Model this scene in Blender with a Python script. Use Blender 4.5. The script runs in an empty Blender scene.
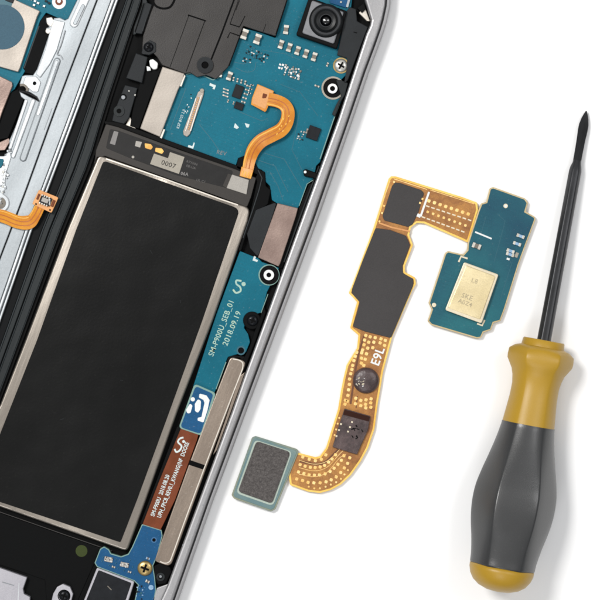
import bpy, bmesh, math, random
from mathutils import Vector, Matrix
random.seed(7)
S = 0.01            # one unit of drawing = 1 cm
D = 3000.0          # camera height in drawing units
C = bpy.context.scene.collection

# ------------------------------------------------------------------ helpers
def W(x, y, z, zr=None):
    k = (D - (z if zr is None else zr)) / D
    return Vector(((x - 300) * S * k, (300 - y) * S * k, z * S))

def lin(h):
    h = h.lstrip('#'); out = []
    for i in (0, 2, 4):
        c = int(h[i:i+2], 16) / 255
        out.append(c / 12.92 if c <= .04045 else ((c + .055) / 1.055) ** 2.4)
    return out

MATS = {}
def mat(name, hexc, rough=.5, metal=0., k=.85, var=.10, vscale=2.5, bump=0., bscale=60., streak=0., spec=.5,
        hex2=None, coat=0., dust=0., rvar=.12, grain=.09, board=False, wavy=0.):
    if sum(lin(hexc)) < .22: k *= .66; spec *= .32
    m = bpy.data.materials.new(name); m.use_nodes = True
    nt = m.node_tree; N = nt.nodes; L = nt.links
    b = N['Principled BSDF']
    c = [v * k for v in lin(hexc)]
    c2 = [v * k for v in lin(hex2)] if hex2 else [v * (1 - var * 2) for v in c]
    tc = N.new('ShaderNodeTexCoord')
    geo = N.new('ShaderNodeNewGeometry')
    n1 = N.new('ShaderNodeTexNoise'); n1.inputs['Scale'].default_value = vscale
    n1.inputs['Detail'].default_value = 6; n1.inputs['Roughness'].default_value = .62
    src = geo.outputs['Position']
    if streak:
        mp = N.new('ShaderNodeMapping'); mp.vector_type = 'TEXTURE'
        mp.inputs['Rotation'].default_value = (0, 0, math.radians(70))
        mp.inputs['Scale'].default_value = (streak, 1, 1)
        L.new(src, mp.inputs['Vector']); L.new(mp.outputs[0], n1.inputs['Vector'])
    else:
        L.new(src, n1.inputs['Vector'])
    rp = N.new('ShaderNodeValToRGB')
    rp.color_ramp.elements[0].position = .3; rp.color_ramp.elements[1].position = .7
    rp.color_ramp.elements[0].color = (*c2, 1); rp.color_ramp.elements[1].color = (*c, 1)
    L.new(n1.outputs['Fac'], rp.inputs['Fac'])
    col = rp.outputs['Color']
    if dust:
        v = N.new('ShaderNodeTexNoise'); v.inputs['Scale'].default_value = 45; v.inputs['Detail'].default_value = 2
        L.new(src, v.inputs['Vector'])
        dr = N.new('ShaderNodeValToRGB'); dr.color_ramp.elements[0].position = .66; dr.color_ramp.elements[1].position = .74
        dr.color_ramp.elements[0].color = (0, 0, 0, 1); dr.color_ramp.elements[1].color = (dust, dust, dust, 1)
        L.new(v.outputs['Fac'], dr.inputs['Fac'])
        mx = N.new('ShaderNodeMix'); mx.data_type = 'RGBA'
        L.new(dr.outputs['Color'], mx.inputs['Factor']); L.new(col, mx.inputs[6])
        mx.inputs[7].default_value = (.55, .54, .5, 1)
        col = mx.outputs[2]
    if grain:
        ng = N.new('ShaderNodeTexNoise'); ng.inputs['Scale'].default_value = 95; ng.inputs['Detail'].default_value = 3
        L.new(src, ng.inputs['Vector'])
        mg = N.new('ShaderNodeMapRange'); mg.inputs['From Min'].default_value = .3; mg.inputs['From Max'].default_value = .7
        mg.inputs['To Min'].default_value = 1 - grain; mg.inputs['To Max'].default_value = 1 + grain
        L.new(ng.outputs['Fac'], mg.inputs['Value'])
        hs = N.new('ShaderNodeVectorMath'); hs.operation = 'SCALE'
        L.new(col, hs.inputs[0]); L.new(mg.outputs[0], hs.inputs['Scale']); col = hs.outputs[0]
    if board:
        mp2 = N.new('ShaderNodeMapping'); mp2.inputs['Rotation'].default_value = (0, 0, math.radians(20)); L.new(src, mp2.inputs['Vector'])
        bk = N.new('ShaderNodeTexBrick'); bk.inputs['Scale'].default_value = 5; bk.inputs['Mortar Size'].default_value = .012
        bk.inputs['Brick Width'].default_value = .9; bk.inputs['Row Height'].default_value = .17; bk.inputs['Mortar Smooth'].default_value = .4
        bk.inputs['Color1'].default_value = (0, 0, 0, 1); bk.inputs['Color2'].default_value = (0, 0, 0, 1); bk.inputs['Mortar'].default_value = (1, 1, 1, 1)
        L.new(mp2.outputs[0], bk.inputs['Vector'])
        nm = N.new('ShaderNodeTexNoise'); nm.inputs['Scale'].default_value = 2.3; L.new(src, nm.inputs['Vector'])
        mr = N.new('ShaderNodeMapRange'); mr.inputs['From Min'].default_value = .47; mr.inputs['From Max'].default_value = .56; mr.inputs['To Max'].default_value = .14
        L.new(nm.outputs['Fac'], mr.inputs['Value'])
        mu = N.new('ShaderNodeMath'); mu.operation = 'MULTIPLY'; L.new(bk.outputs['Color'], mu.inputs[0]); L.new(mr.outputs[0], mu.inputs[1])
        inv = N.new('ShaderNodeMath'); inv.operation = 'SUBTRACT'; inv.inputs[0].default_value = 1; L.new(mu.outputs[0], inv.inputs[1])
        h2 = N.new('ShaderNodeVectorMath'); h2.operation = 'SCALE'; L.new(col, h2.inputs[0]); L.new(inv.outputs[0], h2.inputs['Scale']); col = h2.outputs[0]
    L.new(col, b.inputs['Base Color'])
    rr = N.new('ShaderNodeMapRange')
    rr.inputs['To Min'].default_value = max(.04, rough - rvar); rr.inputs['To Max'].default_value = min(1, rough + rvar)
    L.new(n1.outputs['Fac'], rr.inputs['Value']); L.new(rr.outputs[0], b.inputs['Roughness'])
    b.inputs['Metallic'].default_value = metal
    b.inputs['Specular IOR Level'].default_value = spec
    if coat:
        b.inputs['Coat Weight'].default_value = coat; b.inputs['Coat Roughness'].default_value = .15
    if wavy:
        n3 = N.new('ShaderNodeTexNoise'); n3.inputs['Scale'].default_value = 1.1; n3.inputs['Detail'].default_value = 2
        L.new(mp.outputs[0] if streak else src, n3.inputs['Vector'])
        b3 = N.new('ShaderNodeBump'); b3.inputs['Strength'].default_value = 1; b3.inputs['Distance'].default_value = wavy
        L.new(n3.outputs['Fac'], b3.inputs['Height']); L.new(b3.outputs[0], b.inputs['Normal'])
    if bump:
        n2 = N.new('ShaderNodeTexNoise'); n2.inputs['Scale'].default_value = bscale; n2.inputs['Detail'].default_value = 4
        if streak: L.new(mp.outputs[0], n2.inputs['Vector'])
        else: L.new(src, n2.inputs['Vector'])
        bp = N.new('ShaderNodeBump'); bp.inputs['Strength'].default_value = bump; bp.inputs['Distance'].default_value = .01
        L.new(n2.outputs['Fac'], bp.inputs['Height'])
        if wavy: L.new(b3.outputs[0], bp.inputs['Normal'])
        L.new(bp.outputs[0], b.inputs['Normal'])
    MATS[name] = m
    return m

def fillet(pts, r, seg=6):
    if not r: return [tuple(p) for p in pts]
    out = []; n = len(pts)
    for i in range(n):
        rr = r[i] if isinstance(r, (list, tuple)) and i < len(r) else (0 if isinstance(r, (list, tuple)) else r)
        p0, p, p1 = Vector(pts[i-1]), Vector(pts[i]), Vector(pts[(i+1) % n])
        if rr <= 0: out.append(tuple(p)); continue
        a = (p0 - p); b = (p1 - p); la, lb = a.length, b.length
        if la < 1e-6 or lb < 1e-6: continue
        a.normalize(); b.normalize()
        ang = a.angle(b)
        if ang > math.radians(172) or ang < .03: out.append(tuple(p)); continue
        d = min(rr / math.tan(ang / 2), la * .48, lb * .48)
        s, e = p + a * d, p + b * d
        for k in range(seg + 1):
            t = k / seg
            q = s * (1-t)**2 + p * 2*t*(1-t) + e * t*t
            out.append((q.x, q.y))
    return out

def catmull(pts, sub=8):
    out = []; n = len(pts)
    P = [Vector(p) for p in pts]
    for i in range(n - 1):
        p0 = P[i-1] if i else P[0]*2 - P[1]
        p1, p2 = P[i], P[i+1]
        p3 = P[i+2] if i + 2 < n else P[-1]*2 - P[-2]
        for k in range(sub):
            t = k / sub
            out.append(.5 * ((2*p1) + (-p0+p2)*t + (2*p0-5*p1+4*p2-p3)*t*t + (-p0+3*p1-3*p2+p3)*t**3))
    out.append(P[-1]); return out

def circ(c, r, n=28):
    return [(c[0] + r*math.cos(2*math.pi*i/n), c[1] + r*math.sin(2*math.pi*i/n)) for i in range(n)]

def rect(c, w, h, a=20):
    ca, sa = math.cos(math.radians(a)), math.sin(math.radians(a))
    return [(c[0] + x*ca - y*sa, c[1] + x*sa + y*ca) for x, y in ((-w/2,-h/2),(w/2,-h/2),(w/2,h/2),(-w/2,h/2))]

def inset(pts, d):
    out = []; n = len(pts)
    area = sum(pts[i-1][0]*pts[i][1] - pts[i][0]*pts[i-1][1] for i in range(n)); sg = 1 if area > 0 else -1
    for i in range(n):
        a, p, b = Vector(pts[i-1]), Vector(pts[i]), Vector(pts[(i+1) % n])
        u = (p-a).normalized(); v = (b-p).normalized()
        if u.length < .5 or v.length < .5: out.append(tuple(pts[i])); continue
        n1 = Vector((-u.y, u.x))*sg; n2 = Vector((-v.y, v.x))*sg
        m = n1+n2
        m = m/max(.3, m.length_squared)*2
        out.append((p.x + m.x*d, p.y + m.y*d))
    return out

from mathutils.geometry import tessellate_polygon
def tess(q):
    out = []
    for t in tessellate_polygon([[Vector((x, y, 0)) for x, y in q]]):
        (ax, ay), (bx, by), (cx, cy) = (q[i] for i in t)
        ar = (bx-ax)*(cy-ay) - (by-ay)*(cx-ax)
        if abs(ar) < 1e-9: continue
        out.append(list(t) if ar < 0 else list(reversed(t)))
    return out

class MB:
    def __init__(s): s.v = []; s.f = []; s.mi = []; s.mats = []; s.sm = []; s.pc = []
    def slot(s, m):
        if isinstance(m, str): m = MATS[m]
        if m not in s.mats: s.mats.append(m)
        return s.mats.index(m)
    def add(s, verts, faces, m, smooth=False):
        o = len(s.v); k = s.slot(m)
        s.pc.append(([Vector(v) for v in verts], [list(f) for f in faces], m, smooth))
        s.v += [Vector(v) for v in verts]
        for f in faces: s.f.append([o+i for i in f]); s.mi.append(k); s.sm.append(smooth)
    def prism(s, pts, z0, z1, m, r=0, bev=0, seg=2, msub=None):
        p = fillet(pts, r)
        # drop duplicates
        q = []
        for a in p:
            if not q or (abs(a[0]-q[-1][0]) + abs(a[1]-q[-1][1])) > .02: q.append(a)
        if abs(q[0][0]-q[-1][0]) + abs(q[0][1]-q[-1][1]) < .02: q.pop()
        area = sum(q[i-1][0]*q[i][1] - q[i][0]*q[i-1][1] for i in range(len(q)))
        if area > 0: q.reverse()           # counter-clockwise in world space
        rings = [(q, z0)]
        if bev:
            for k in range(seg + 1):
                t = k / seg * math.pi / 2
                rings.append((inset(q, bev*(1 - math.cos(t))), z1 - bev*(1 - math.sin(t))))
        else: rings.append((q, z1))
        n = len(q); v = []; f = []
        for rg, z in rings: v += [W(x, y, z, z1) for x, y in rg]
        for k in range(len(rings) - 1):
            for i in range(n):
                j = (i+1) % n; f.append((k*n+i, k*n+j, (k+1)*n+j, (k+1)*n+i))
        o = (len(rings)-1)*n
        for t in tess(rings[-1][0]): f.append([o + i for i in t])
        for t in tess(q): f.append(list(reversed(t)))
        s.add(v, f, m); return s
    def disc(s, c, r, z0, z1, m, bev=0, n=28): return s.prism(circ(c, r, n), z0, z1, m, 0, bev)
    def ring(s, c, r0, r1, z0, z1, m, n=32):
        v = []; f = []
        for i in range(n):
            a = 2*math.pi*i/n
            for r, z in ((r0, z0), (r0, z1), (r1, z1), (r1, z0)):
                v.append(W(c[0]+r*math.cos(a), c[1]-r*math.sin(a), z, z1))
        for i in range(n):
            j = (i+1) % n
            for k in range(4):
                l = (k+1) % 4
                f.append((i*4+k, i*4+l, j*4+l, j*4+k))
        s.add(v, f, m); return s
    def lathe(s, c, prof, m, n=40):      # prof: (r, z) outward listing from centre top
        v = []; f = []; zr = max(p[1] for p in prof)
        for r, z in prof:
            for i in range(n):
                a = 2*math.pi*i/n
                v.append(W(c[0]+max(r, .01)*math.cos(a), c[1]-max(r, .01)*math.sin(a), z, zr))
        for k in range(len(prof)-1):
            for i in range(n):
                j = (i+1) % n
                f.append((k*n+i, (k+1)*n+i, (k+1)*n+j, k*n+j))
        s.add(v, f, m, True); return s
    def box(s, c, w, h, z0, z1, m, a=20, r=0, bev=0): return s.prism(rect(c, w, h, a), z0, z1, m, r, bev)
    def ribbon(s, pts, w, z0, z1, m, smooth=True, sub=8, bev=0):
        """flat strip; pts (x,y) or (x,y,zlift) ; w number or list"""
        P3 = [tuple(p) + ((0,) if len(p) == 2 else ()) for p in pts]
        if not isinstance(w, (list, tuple)): w = [w]*len(pts)
        Q = [(p[0], p[1], p[2], ww) for p, ww in zip(P3, w)]
        Q = [Vector(q) for q in Q]
        if smooth and len(Q) > 2: Q = catmull(Q, sub)
        v = []; f = []; n = len(Q)
        for i, q in enumerate(Q):
            a = Q[max(0, i-1)]; b = Q[min(n-1, i+1)]
            d = Vector((b[0]-a[0], b[1]-a[1]));
            if d.length < 1e-6: d = Vector((1, 0))
            d.normalize(); nx, ny = -d.y, d.x; h = q[3]/2
            for sx, z in ((-1, z0), (-1, z1), (1, z1), (1, z0)):
                v.append(W(q[0]+nx*h*sx, q[1]+ny*h*sx, z+q[2], z1+q[2]))
        for i in range(n-1):
            for k in range(4):
                l = (k+1) % 4
                f.append((i*4+k, i*4+l, (i+1)*4+l, (i+1)*4+k))
        f.append((0, 3, 2, 1)); f.append(((n-1)*4, (n-1)*4+1, (n-1)*4+2, (n-1)*4+3))
        s.add(v, f, m, False); return s
    def build(s, name, parent=None, label=None):
        if name in SPLIT and len(s.pc) > 1: return s.each(name, parent)
        me = bpy.data.meshes.new(name)
        cx = sum((v for v in s.v), Vector()) / max(1, len(s.v)); cx.z = min(v.z for v in s.v)
        me.from_pydata([v - cx for v in s.v], [], s.f)
        for m in s.mats: me.materials.append(m)
        for p, k, sm in zip(me.polygons, s.mi, s.sm): p.material_index = k; p.use_smooth = sm
        me.update()
        bm = bmesh.new(); bm.from_mesh(me); bmesh.ops.recalc_face_normals(bm, faces=bm.faces); bm.to_mesh(me); bm.free()
        if any(s.sm): me.set_sharp_from_angle(angle=math.radians(55))
        o = bpy.data.objects.new(name, me); C.objects.link(o)
        place(o, cx, parent)
        if label: o['label'] = label
        return o

    def each(s, name, parent=None):
        r = None
        for v, f, m, sm in s.pc:
            q = MB(); q.add(v, f, m, sm); r = q.build(name, parent)
        return r

SPLIT = {'copper_trace', 'shield_clip', 'pressed_groove', 'gold_pad', 'solder_joint', 'registration_mark', 'contact_pad', 'gold_contact', 'corner_mark', 'pressed_ridge',
         'gap_fill', 'side_wall', 'bracket_tab', 'frame_nick', 'adhesive_dot', 'groove', 'contact', 'capacitor', 'chip', 'printed_mark', 'solder_pad'}
ORG = {}
def place(o, world, parent):
    ORG[o.name] = world.copy()
    if parent:
        o.parent = parent; o.location = world - ORG[parent.name]
    else: o.location = world

def thing(name, loc, label, cat):
    o = bpy.data.objects.new(name, None); C.objects.link(o); o.empty_display_size = .2
    place(o, Vector(loc), None); o['label'] = label; o['category'] = cat
    return o

def one(name, parent, pts, z0, z1, m, r=0, bev=0, label=None, seg=2):
    return MB().prism(pts, z0, z1, m, r, bev, seg).build(name, parent, label)

def text(name, body, c, size, ang, z, m, parent, squeeze=1., th=.12, bold=0.):
    cu = bpy.data.curves.new(name, 'FONT'); cu.body = body; cu.size = size*S*1.3; cu.align_x = 'CENTER'; cu.align_y = 'CENTER'
    cu.extrude = th*S/2; cu.offset = bold*S; cu.resolution_u = 3
    cu.space_character = 1.06
    t = bpy.data.objects.new(name, cu); C.objects.link(t)
    dg = bpy.context.evaluated_depsgraph_get(); dg.update()
    me = bpy.data.meshes.new_from_object(t.evaluated_get(dg))
    bpy.data.objects.remove(t); bpy.data.curves.remove(cu)
    me.transform(Matrix.Rotation(-math.radians(ang), 4, 'Z') @ Matrix.Diagonal((squeeze, 1, 1, 1)))
    me.materials.clear(); me.materials.append(MATS[m])
    o = bpy.data.objects.new(name, me); C.objects.link(o)
    place(o, W(c[0], c[1], z + th/2), parent); return o

# ------------------------------------------------------------------ materials
mat('white_sweep', '#ffffff', .9, k=.94, var=0, grain=0)
mat('pcb_teal', '#007e96', .42, hex2='#006c82', vscale=1.6, spec=.16, bump=.08, bscale=30, k=.66, board=True, dust=.10)
mat('pcb_dark', '#125f70', .45, var=.08, k=.84)
mat('pcb_edge', '#8fb9ae', .5, k=.7)
mat('pcb_blue', '#0d6095', .38, var=.1, vscale=3, bump=.08, bscale=30, k=.68, spec=.22, board=True, dust=.1)
mat('pcb_blue_trace', '#2b6c9d', .4, k=.85)
mat('pcb_green_blue', '#1f6e78', .34, hex2='#1b4860', vscale=.9, bump=.08, bscale=30, k=.8, board=True, spec=.28, dust=.06)
mat('gold_edge', '#cdbb90', .4, .15, hex2='#b9a274', vscale=6, k=.95)
mat('gold', '#e0b266', .32, .55, hex2='#c48d42', vscale=9, k=1.)
mat('gold_dot', '#ffdf9c', .32, .1, hex2='#eab45a', vscale=14, k=1.)
mat('flex_brown', '#c98f48', .38, hex2='#8d5b38', vscale=6, bump=.15, k=.84, grain=.16, spec=.3)
mat('flex_edge', '#ecb343', .3, .1, hex2='#ffdb78', vscale=5, k=.95)
mat('stiffener', '#4c4949', .55, hex2='#423f3f', vscale=2, bump=.15, bscale=70, k=.95, spec=.8, wavy=.02, dust=.01)
mat('foam_dark', '#5e5a58', .85, hex2='#403c3b', vscale=30, bump=.9, bscale=50, k=1.05, grain=.35, spec=.3)
mat('chip_brown', '#5d4b4a', .35, hex2='#332728', vscale=9, bump=.4, bscale=30, k=.85, grain=.25)
mat('trace_brown', '#75492f', .5, spec=.3, k=.85)
mat('chip_stripe', '#4a2c24', .5, spec=.2, k=.8)
mat('pad_pale', '#bccabd', .4, k=.85)
mat('pad_rim', '#a59f7c', .45, hex2='#6f8a86', vscale=1.6, k=.8)
mat('pad_teal_edge', '#8a9c92', .4, hex2='#577c84', vscale=1.2, k=.8)
mat('orange_flex', '#eda326', .25, hex2='#c86f0e', vscale=3, spec=.4, coat=.25, k=.82, bump=.15, bscale=8, wavy=.1)
mat('orange_trace', '#b85f10', .3, coat=.3, k=.9)
mat('orange_shine', '#f2b64a', .3, coat=.3, k=.95)
mat('copper_flex', '#7d3d20', .42, spec=.2, hex2='#66300f', vscale=6, k=.9, bump=.1)
mat('copper_pad', '#c98a4e', .4, .1, hex2='#d89c60', vscale=6, k=.95)
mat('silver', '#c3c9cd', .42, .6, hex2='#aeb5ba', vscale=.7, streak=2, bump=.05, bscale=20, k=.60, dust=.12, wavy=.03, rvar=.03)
mat('silver_bright', '#e9ecee', .38, .45, hex2='#c3c9cd', vscale=2.2, k=.76, bump=.1, bscale=16, wavy=.05, rvar=.04)  # paler copy of silver; highlights on the ridges are put into the colour
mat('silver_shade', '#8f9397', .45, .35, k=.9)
mat('silver_pinkish', '#b3b1b6', .45, .3, hex2='#a19fa6', vscale=2, streak=3, k=.95)
mat('frame_metal', '#bdbcbd', .42, .6, hex2='#aaa9ab', vscale=1.0, streak=6, k=.72, bump=.08, dust=.25, wavy=.06, rvar=.04)
mat('frame_lip', '#aaa9ab', .38, .15, k=.8, streak=6)
mat('seam_dark', '#2a2a2c', .6, k=.9, var=.05)
mat('black', '#0c0c0d', .55, var=.1, k=.8, spec=.3)
mat('interior_black', '#101112', .6, hex2='#08090a', vscale=3, bump=.15, bscale=20, k=.8, spec=.25)
mat('hinge_slate', '#2f3537', .45, hex2='#1f2426', vscale=2, streak=6, bump=.15, bscale=30, k=.95, spec=.6)
mat('hinge_light', '#454b4e', .45, hex2='#363b3e', vscale=4, streak=6, k=.85)
mat('hinge_dark', '#16181a', .55, streak=6, k=.85, spec=.3)
mat('cover_grey', '#4b4745', .42, hex2='#3a3735', vscale=1.2, bump=.15, bscale=90, k=.72, spec=.9, dust=.01, wavy=.03)
mat('cover_slate', '#363a3d', .5, hex2='#2b2e31', vscale=3, bump=.1, k=.8)
mat('groove', '#0f0f10', .7, k=.8, var=0, spec=.2)
mat('shield', '#b3aaa0', .42, .4, hex2='#a59c92', vscale=2.2, bump=.05, bscale=50, k=.78, wavy=.04)
mat('shield_brown', '#917d74', .36, .5, hex2='#836e66', vscale=4, bump=.1, bscale=50, k=.92, wavy=.06)
mat('shield_taupe', '#97897c', .34, .5, hex2='#83766a', vscale=3, bump=.16, bscale=40, k=.92, wavy=.08, streak=4, dust=.2)
mat('shield_edge', '#e8e0d4', .3, .4, k=.98)
mat('battery_rim', '#a39b91', .32, .7, hex2='#857e76', vscale=2, streak=6, bump=.1, bscale=30, k=.82, wavy=.10)
mat('battery_black', '#242525', .38, hex2='#1a1b1b', vscale=.4, bump=.08, bscale=40, k=.42, spec=.35, wavy=.03, dust=.008)
mat('battery_tape', '#4d4946', .3, hex2='#5b5753', vscale=3, coat=.2, k=.75)
mat('battery_board', '#343333', .4, hex2='#2a2929', vscale=5, k=.8)
mat('label_beige', '#a49d8f', .5, hex2='#989184', vscale=5, k=.9)
mat('label_grey', '#a9a49c', .5, k=.9)
mat('slate_sticker', '#4a6777', .7, var=.02, k=.85, spec=.15)
mat('white_ink', '#d7e4e2', .6, k=.9, var=.05)
mat('pale_ink', '#b9cfae', .5, k=.9, hex2='#8fb7b4', vscale=14)
mat('grey_ink', '#8d8a88', .6, k=.8)
mat('dim_ink', '#6f6c6a', .6, k=.7)
mat('dark_ink', '#3a3835', .6, k=.8)
mat('white_part', '#eceeec', .4, k=.92, var=.05)
mat('part_end', '#e2dfd6', .35, .15, hex2='#b8b3a6', vscale=25, k=.9)
mat('blue_white', '#a9c3d8', .4, k=.92, hex2='#5f8fb8', vscale=20)
mat('cap_body', '#7c7468', .5, k=.85)
mat('chip_black', '#22262c', .4, hex2='#191b20', vscale=14, k=.85)
mat('tin', '#d2d0c8', .3, .5, hex2='#9fa09c', vscale=16, k=.98)
mat('screw_gold', '#b79f6a', .3, .6, hex2='#8d7747', vscale=12, k=1.)
mat('screw_black', '#24262a', .28, .4, k=.9, var=.1)
mat('lens_glass', '#06070a', .06, spec=.8, k=.9, var=0, coat=1., rvar=0)
mat('lens_ring', '#5b5d60', .35, .3, k=.85)
mat('lens_barrel', '#232527', .35, k=.85)
mat('camera_body', '#7f8083', .4, .3, hex2='#6b6c70', vscale=5, k=.9)
mat('can_cream', '#ecdcb2', .33, .5, hex2='#dcca9c', vscale=4, bump=.1, k=.97, wavy=.05)
mat('can_rim', '#ece0c4', .3, .35, k=1.)
mat('can_mark', '#b9aa88', .5, k=.95)
mat('steel_dark', '#4a4b4e', .3, .35, hex2='#3a3b3d', vscale=3, k=.8, rvar=.05, spec=.6)
mat('handle_yellow', '#c49a28', .4, grain=.03, var=.05, vscale=1.2, k=.76, bump=.1, bscale=90, rvar=.05)
mat('handle_black', '#454647', .33, grain=.06, var=.06, vscale=1.2, k=.84, bump=.12, bscale=120, rvar=.05, spec=1.5, coat=.12, dust=.02)
mat('moss_dot', '#4d5a2a', .6, k=.8)

# ------------------------------------------------------------------ surface
g = MB(); R = 9000
g.add([(-R*S, -R*S, 0), (R*S, -R*S, 0), (R*S, R*S, 0), (-R*S, R*S, 0)], [(0, 1, 2, 3)], 'white_sweep')
gr = g.build('ground'); gr['kind'] = 'structure'

# ================================================================== PHONE
ph = thing('folding_phone', W(120, 300, 0),
           'disassembled folding phone lying open with its teal circuit board, black battery and hinge exposed', 'phone')
XB = 680   # how far past the lower picture edge the body runs
YT = -70   # ... and the upper

# the outer silhouette of the right edge (seam line) and the inner edge of the band
seam = [(388, YT), (387, -6), (386, 6), (383, 20), (380, 30), (374, 47), (365, 71), (348, 121), (314, 218), (276, 320), (257, 371), (242, 411), (209, 500), (174, 600), (146, 680)]
inner = [(366, YT), (365, 0), (371, 20), (370, 25), (366, 34), (356, 64), (338, 119), (301, 220), (264, 322), (245, 374), (232, 411), (199, 500), (167, 586), (155, 612), (131, 680)]
def off(path, d):
    return [(x + d*.94, y + d*.34) for x, y in path]
back = off(seam, 4.5)
one('back_shell', ph, back + [(-140, XB), (-140, YT)], 1, 6, 'frame_lip', 0, 1.5)
# rounded lip under the seam line, seam, upper band
def band(name, a, b, z0, z1, m, bev):
    one(name, ph, a + list(reversed(b)), z0, z1, m, 0, bev, seg=3)
band('frame_lip', off(seam, 4.4), off(seam, -3), 6, 22.6, 'frame_lip', 2.6)
band('frame_seam', off(seam, .7), off(seam, -3), 15, 22.9, 'seam_dark', .3)
band('outer_frame', off(seam, -.9), inner, 6, 25, 'frame_metal', 2.6)
one('midframe', ph, off(inner, 1.5) + [(-140, XB), (-140, YT)], 6, 9, 'interior_black')
# small nicks along the metal band
mb = MB()
for x, y in ((371, 43), (189, 540), (183, 545), (203, 505), (262, 350)):
    mb.box((x, y), 1.0, 1.6, 25, 25.1, 'silver_shade', 20)
mb.build('frame_nick', ph)
# inner ledge pieces near the bottom right
one('frame_ledge', ph, [(157, 588), (168, 584), (175, 571), (179, 562), (160, 612), (130, 690), (112, 690), (150, 606)], 9, 19, 'frame_metal', .8, .8)
one('side_rail', ph, [(240, 376), (245, 372), (241, 384), (217, 450), (213, 455), (226, 418)], 9, 20, 'shield_taupe', 0, .5)
# metal gusset in the upper corner
one('corner_gusset', ph, [(359, 13), (364, 5), (370, 21), (367, 21)], 9, 16, 'shield_edge', .5, .6)
one('corner_gusset', ph, [(364, 3), (366, 9), (362, 13), (357, 8)], 9, 18, 'black', .5, .4)

# ---------------- left half: metal plate, board, flex
Ls = [(118+26, YT), (118, 0), (100, 49), (78, 110), (48, 190), (32, 230), (0, 322), (-60, 492), (-120, 662)]
seamL = [(97+26, YT), (97, 0), (76, 55), (55, 110), (26, 190), (0, 258), (-60, 420), (-130, 610)]
plateA = [(96, YT), (84, -20), (77, 0), (68, 18.5), (65, 20), (60, 17.5), (54, 18), (52, 24), (46, 17), (46, 22), (49, 27), (46, 28), (46, 33), (49, 34),
          (43, 52), (37, 69), (33, 75), (25, 75), (22, 76), (19.5, 84), (24, 85), (27, 89), (26, 91.5), (30, 92.5), (37, 97), (38.5, 101), (30, 97), (19, 91), (21, 97), (25, 100),
          (20, 115), (13, 132), (9, 141), (10, 150), (4, 156), (-10, 156), (-60, 156), (-140, 150), (-140, 600)]
ra = [0]*len(plateA)
one('metal_plate', ph, plateA + off(list(reversed(seamL)), -.45), 9, 17, 'silver', ra, .7)
plateB = off(seamL, .55) + list(reversed(off(Ls, -6.6)))
one('metal_plate', ph, plateB, 9, 17.4, 'silver', 0, .7)
# bright double rail beside the hinge
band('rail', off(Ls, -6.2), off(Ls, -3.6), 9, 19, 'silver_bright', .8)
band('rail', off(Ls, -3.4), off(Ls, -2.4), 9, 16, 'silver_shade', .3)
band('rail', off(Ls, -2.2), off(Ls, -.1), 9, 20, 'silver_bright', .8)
# pressed ridges
mb = MB()
def pill(mb, a, b, w, z0, z1, m, bev=.8):
    a = Vector(a); b = Vector(b); d = (b-a).normalized(); n = Vector((-d.y, d.x)) * (w/2); pts = []
    for k in range(9):
        t = math.pi*k/8; q = a + n*math.cos(t) - d*math.sin(t)*w/2; pts.append((q.x, q.y))
    for k in range(9):
        t = math.pi*k/8; q = b - n*math.cos(t) + d*math.sin(t)*w/2; pts.append((q.x, q.y))
    mb.prism(pts, z0, z1, m, 0, bev)
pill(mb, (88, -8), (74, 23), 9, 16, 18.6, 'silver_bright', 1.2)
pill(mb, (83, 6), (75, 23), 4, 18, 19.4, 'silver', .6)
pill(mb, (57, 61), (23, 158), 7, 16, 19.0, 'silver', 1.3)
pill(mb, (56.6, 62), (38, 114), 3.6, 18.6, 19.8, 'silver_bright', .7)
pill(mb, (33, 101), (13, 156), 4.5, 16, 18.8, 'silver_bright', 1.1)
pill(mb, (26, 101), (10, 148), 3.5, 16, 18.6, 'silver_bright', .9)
mb.build('pressed_ridge', ph)
mb = MB()
mb.prism([(53, 19), (65, 22), (57, 50), (50, 64), (40, 78), (36, 74), (45, 50)], 17, 18.6, 'silver_bright', 1.5, .7)
mb.prism([(25, 77), (36, 76), (41, 82), (38, 92), (33, 92), (28, 88), (23, 84)], 17, 18.4, 'silver_bright', 2, .7)
mb.prism([(46, 18), (52, 17), (54, 22), (51, 27), (47, 24)], 12, 18.9, 'shield_edge', 1.5, .7)
mb.disc((48, 31), 2.6, 12, 18.9, 'shield_edge', .7)
mb.build('bracket_tab', ph)
mb = MB()
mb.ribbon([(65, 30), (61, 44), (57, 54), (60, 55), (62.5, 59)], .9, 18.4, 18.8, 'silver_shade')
mb.ribbon([(19, 91), (25, 92), (33, 95.5), (37, 98), (38.5, 101.5)], 1.2, 18.5, 18.9, 'seam_dark')
mb.ribbon([(20, 85), (24, 85), (27, 88), (27, 91)], 2.4, 18.3, 18.7, 'cap_body')
mb.ribbon([(44, 130), (52, 108)], .5, 17.2, 17.5, 'silver_shade')
mb.build('pressed_groove', ph)
MB().disc((34.5, 83.3), 1.9, 18.2, 18.6, 'groove').build('plate_hole', ph)
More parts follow.
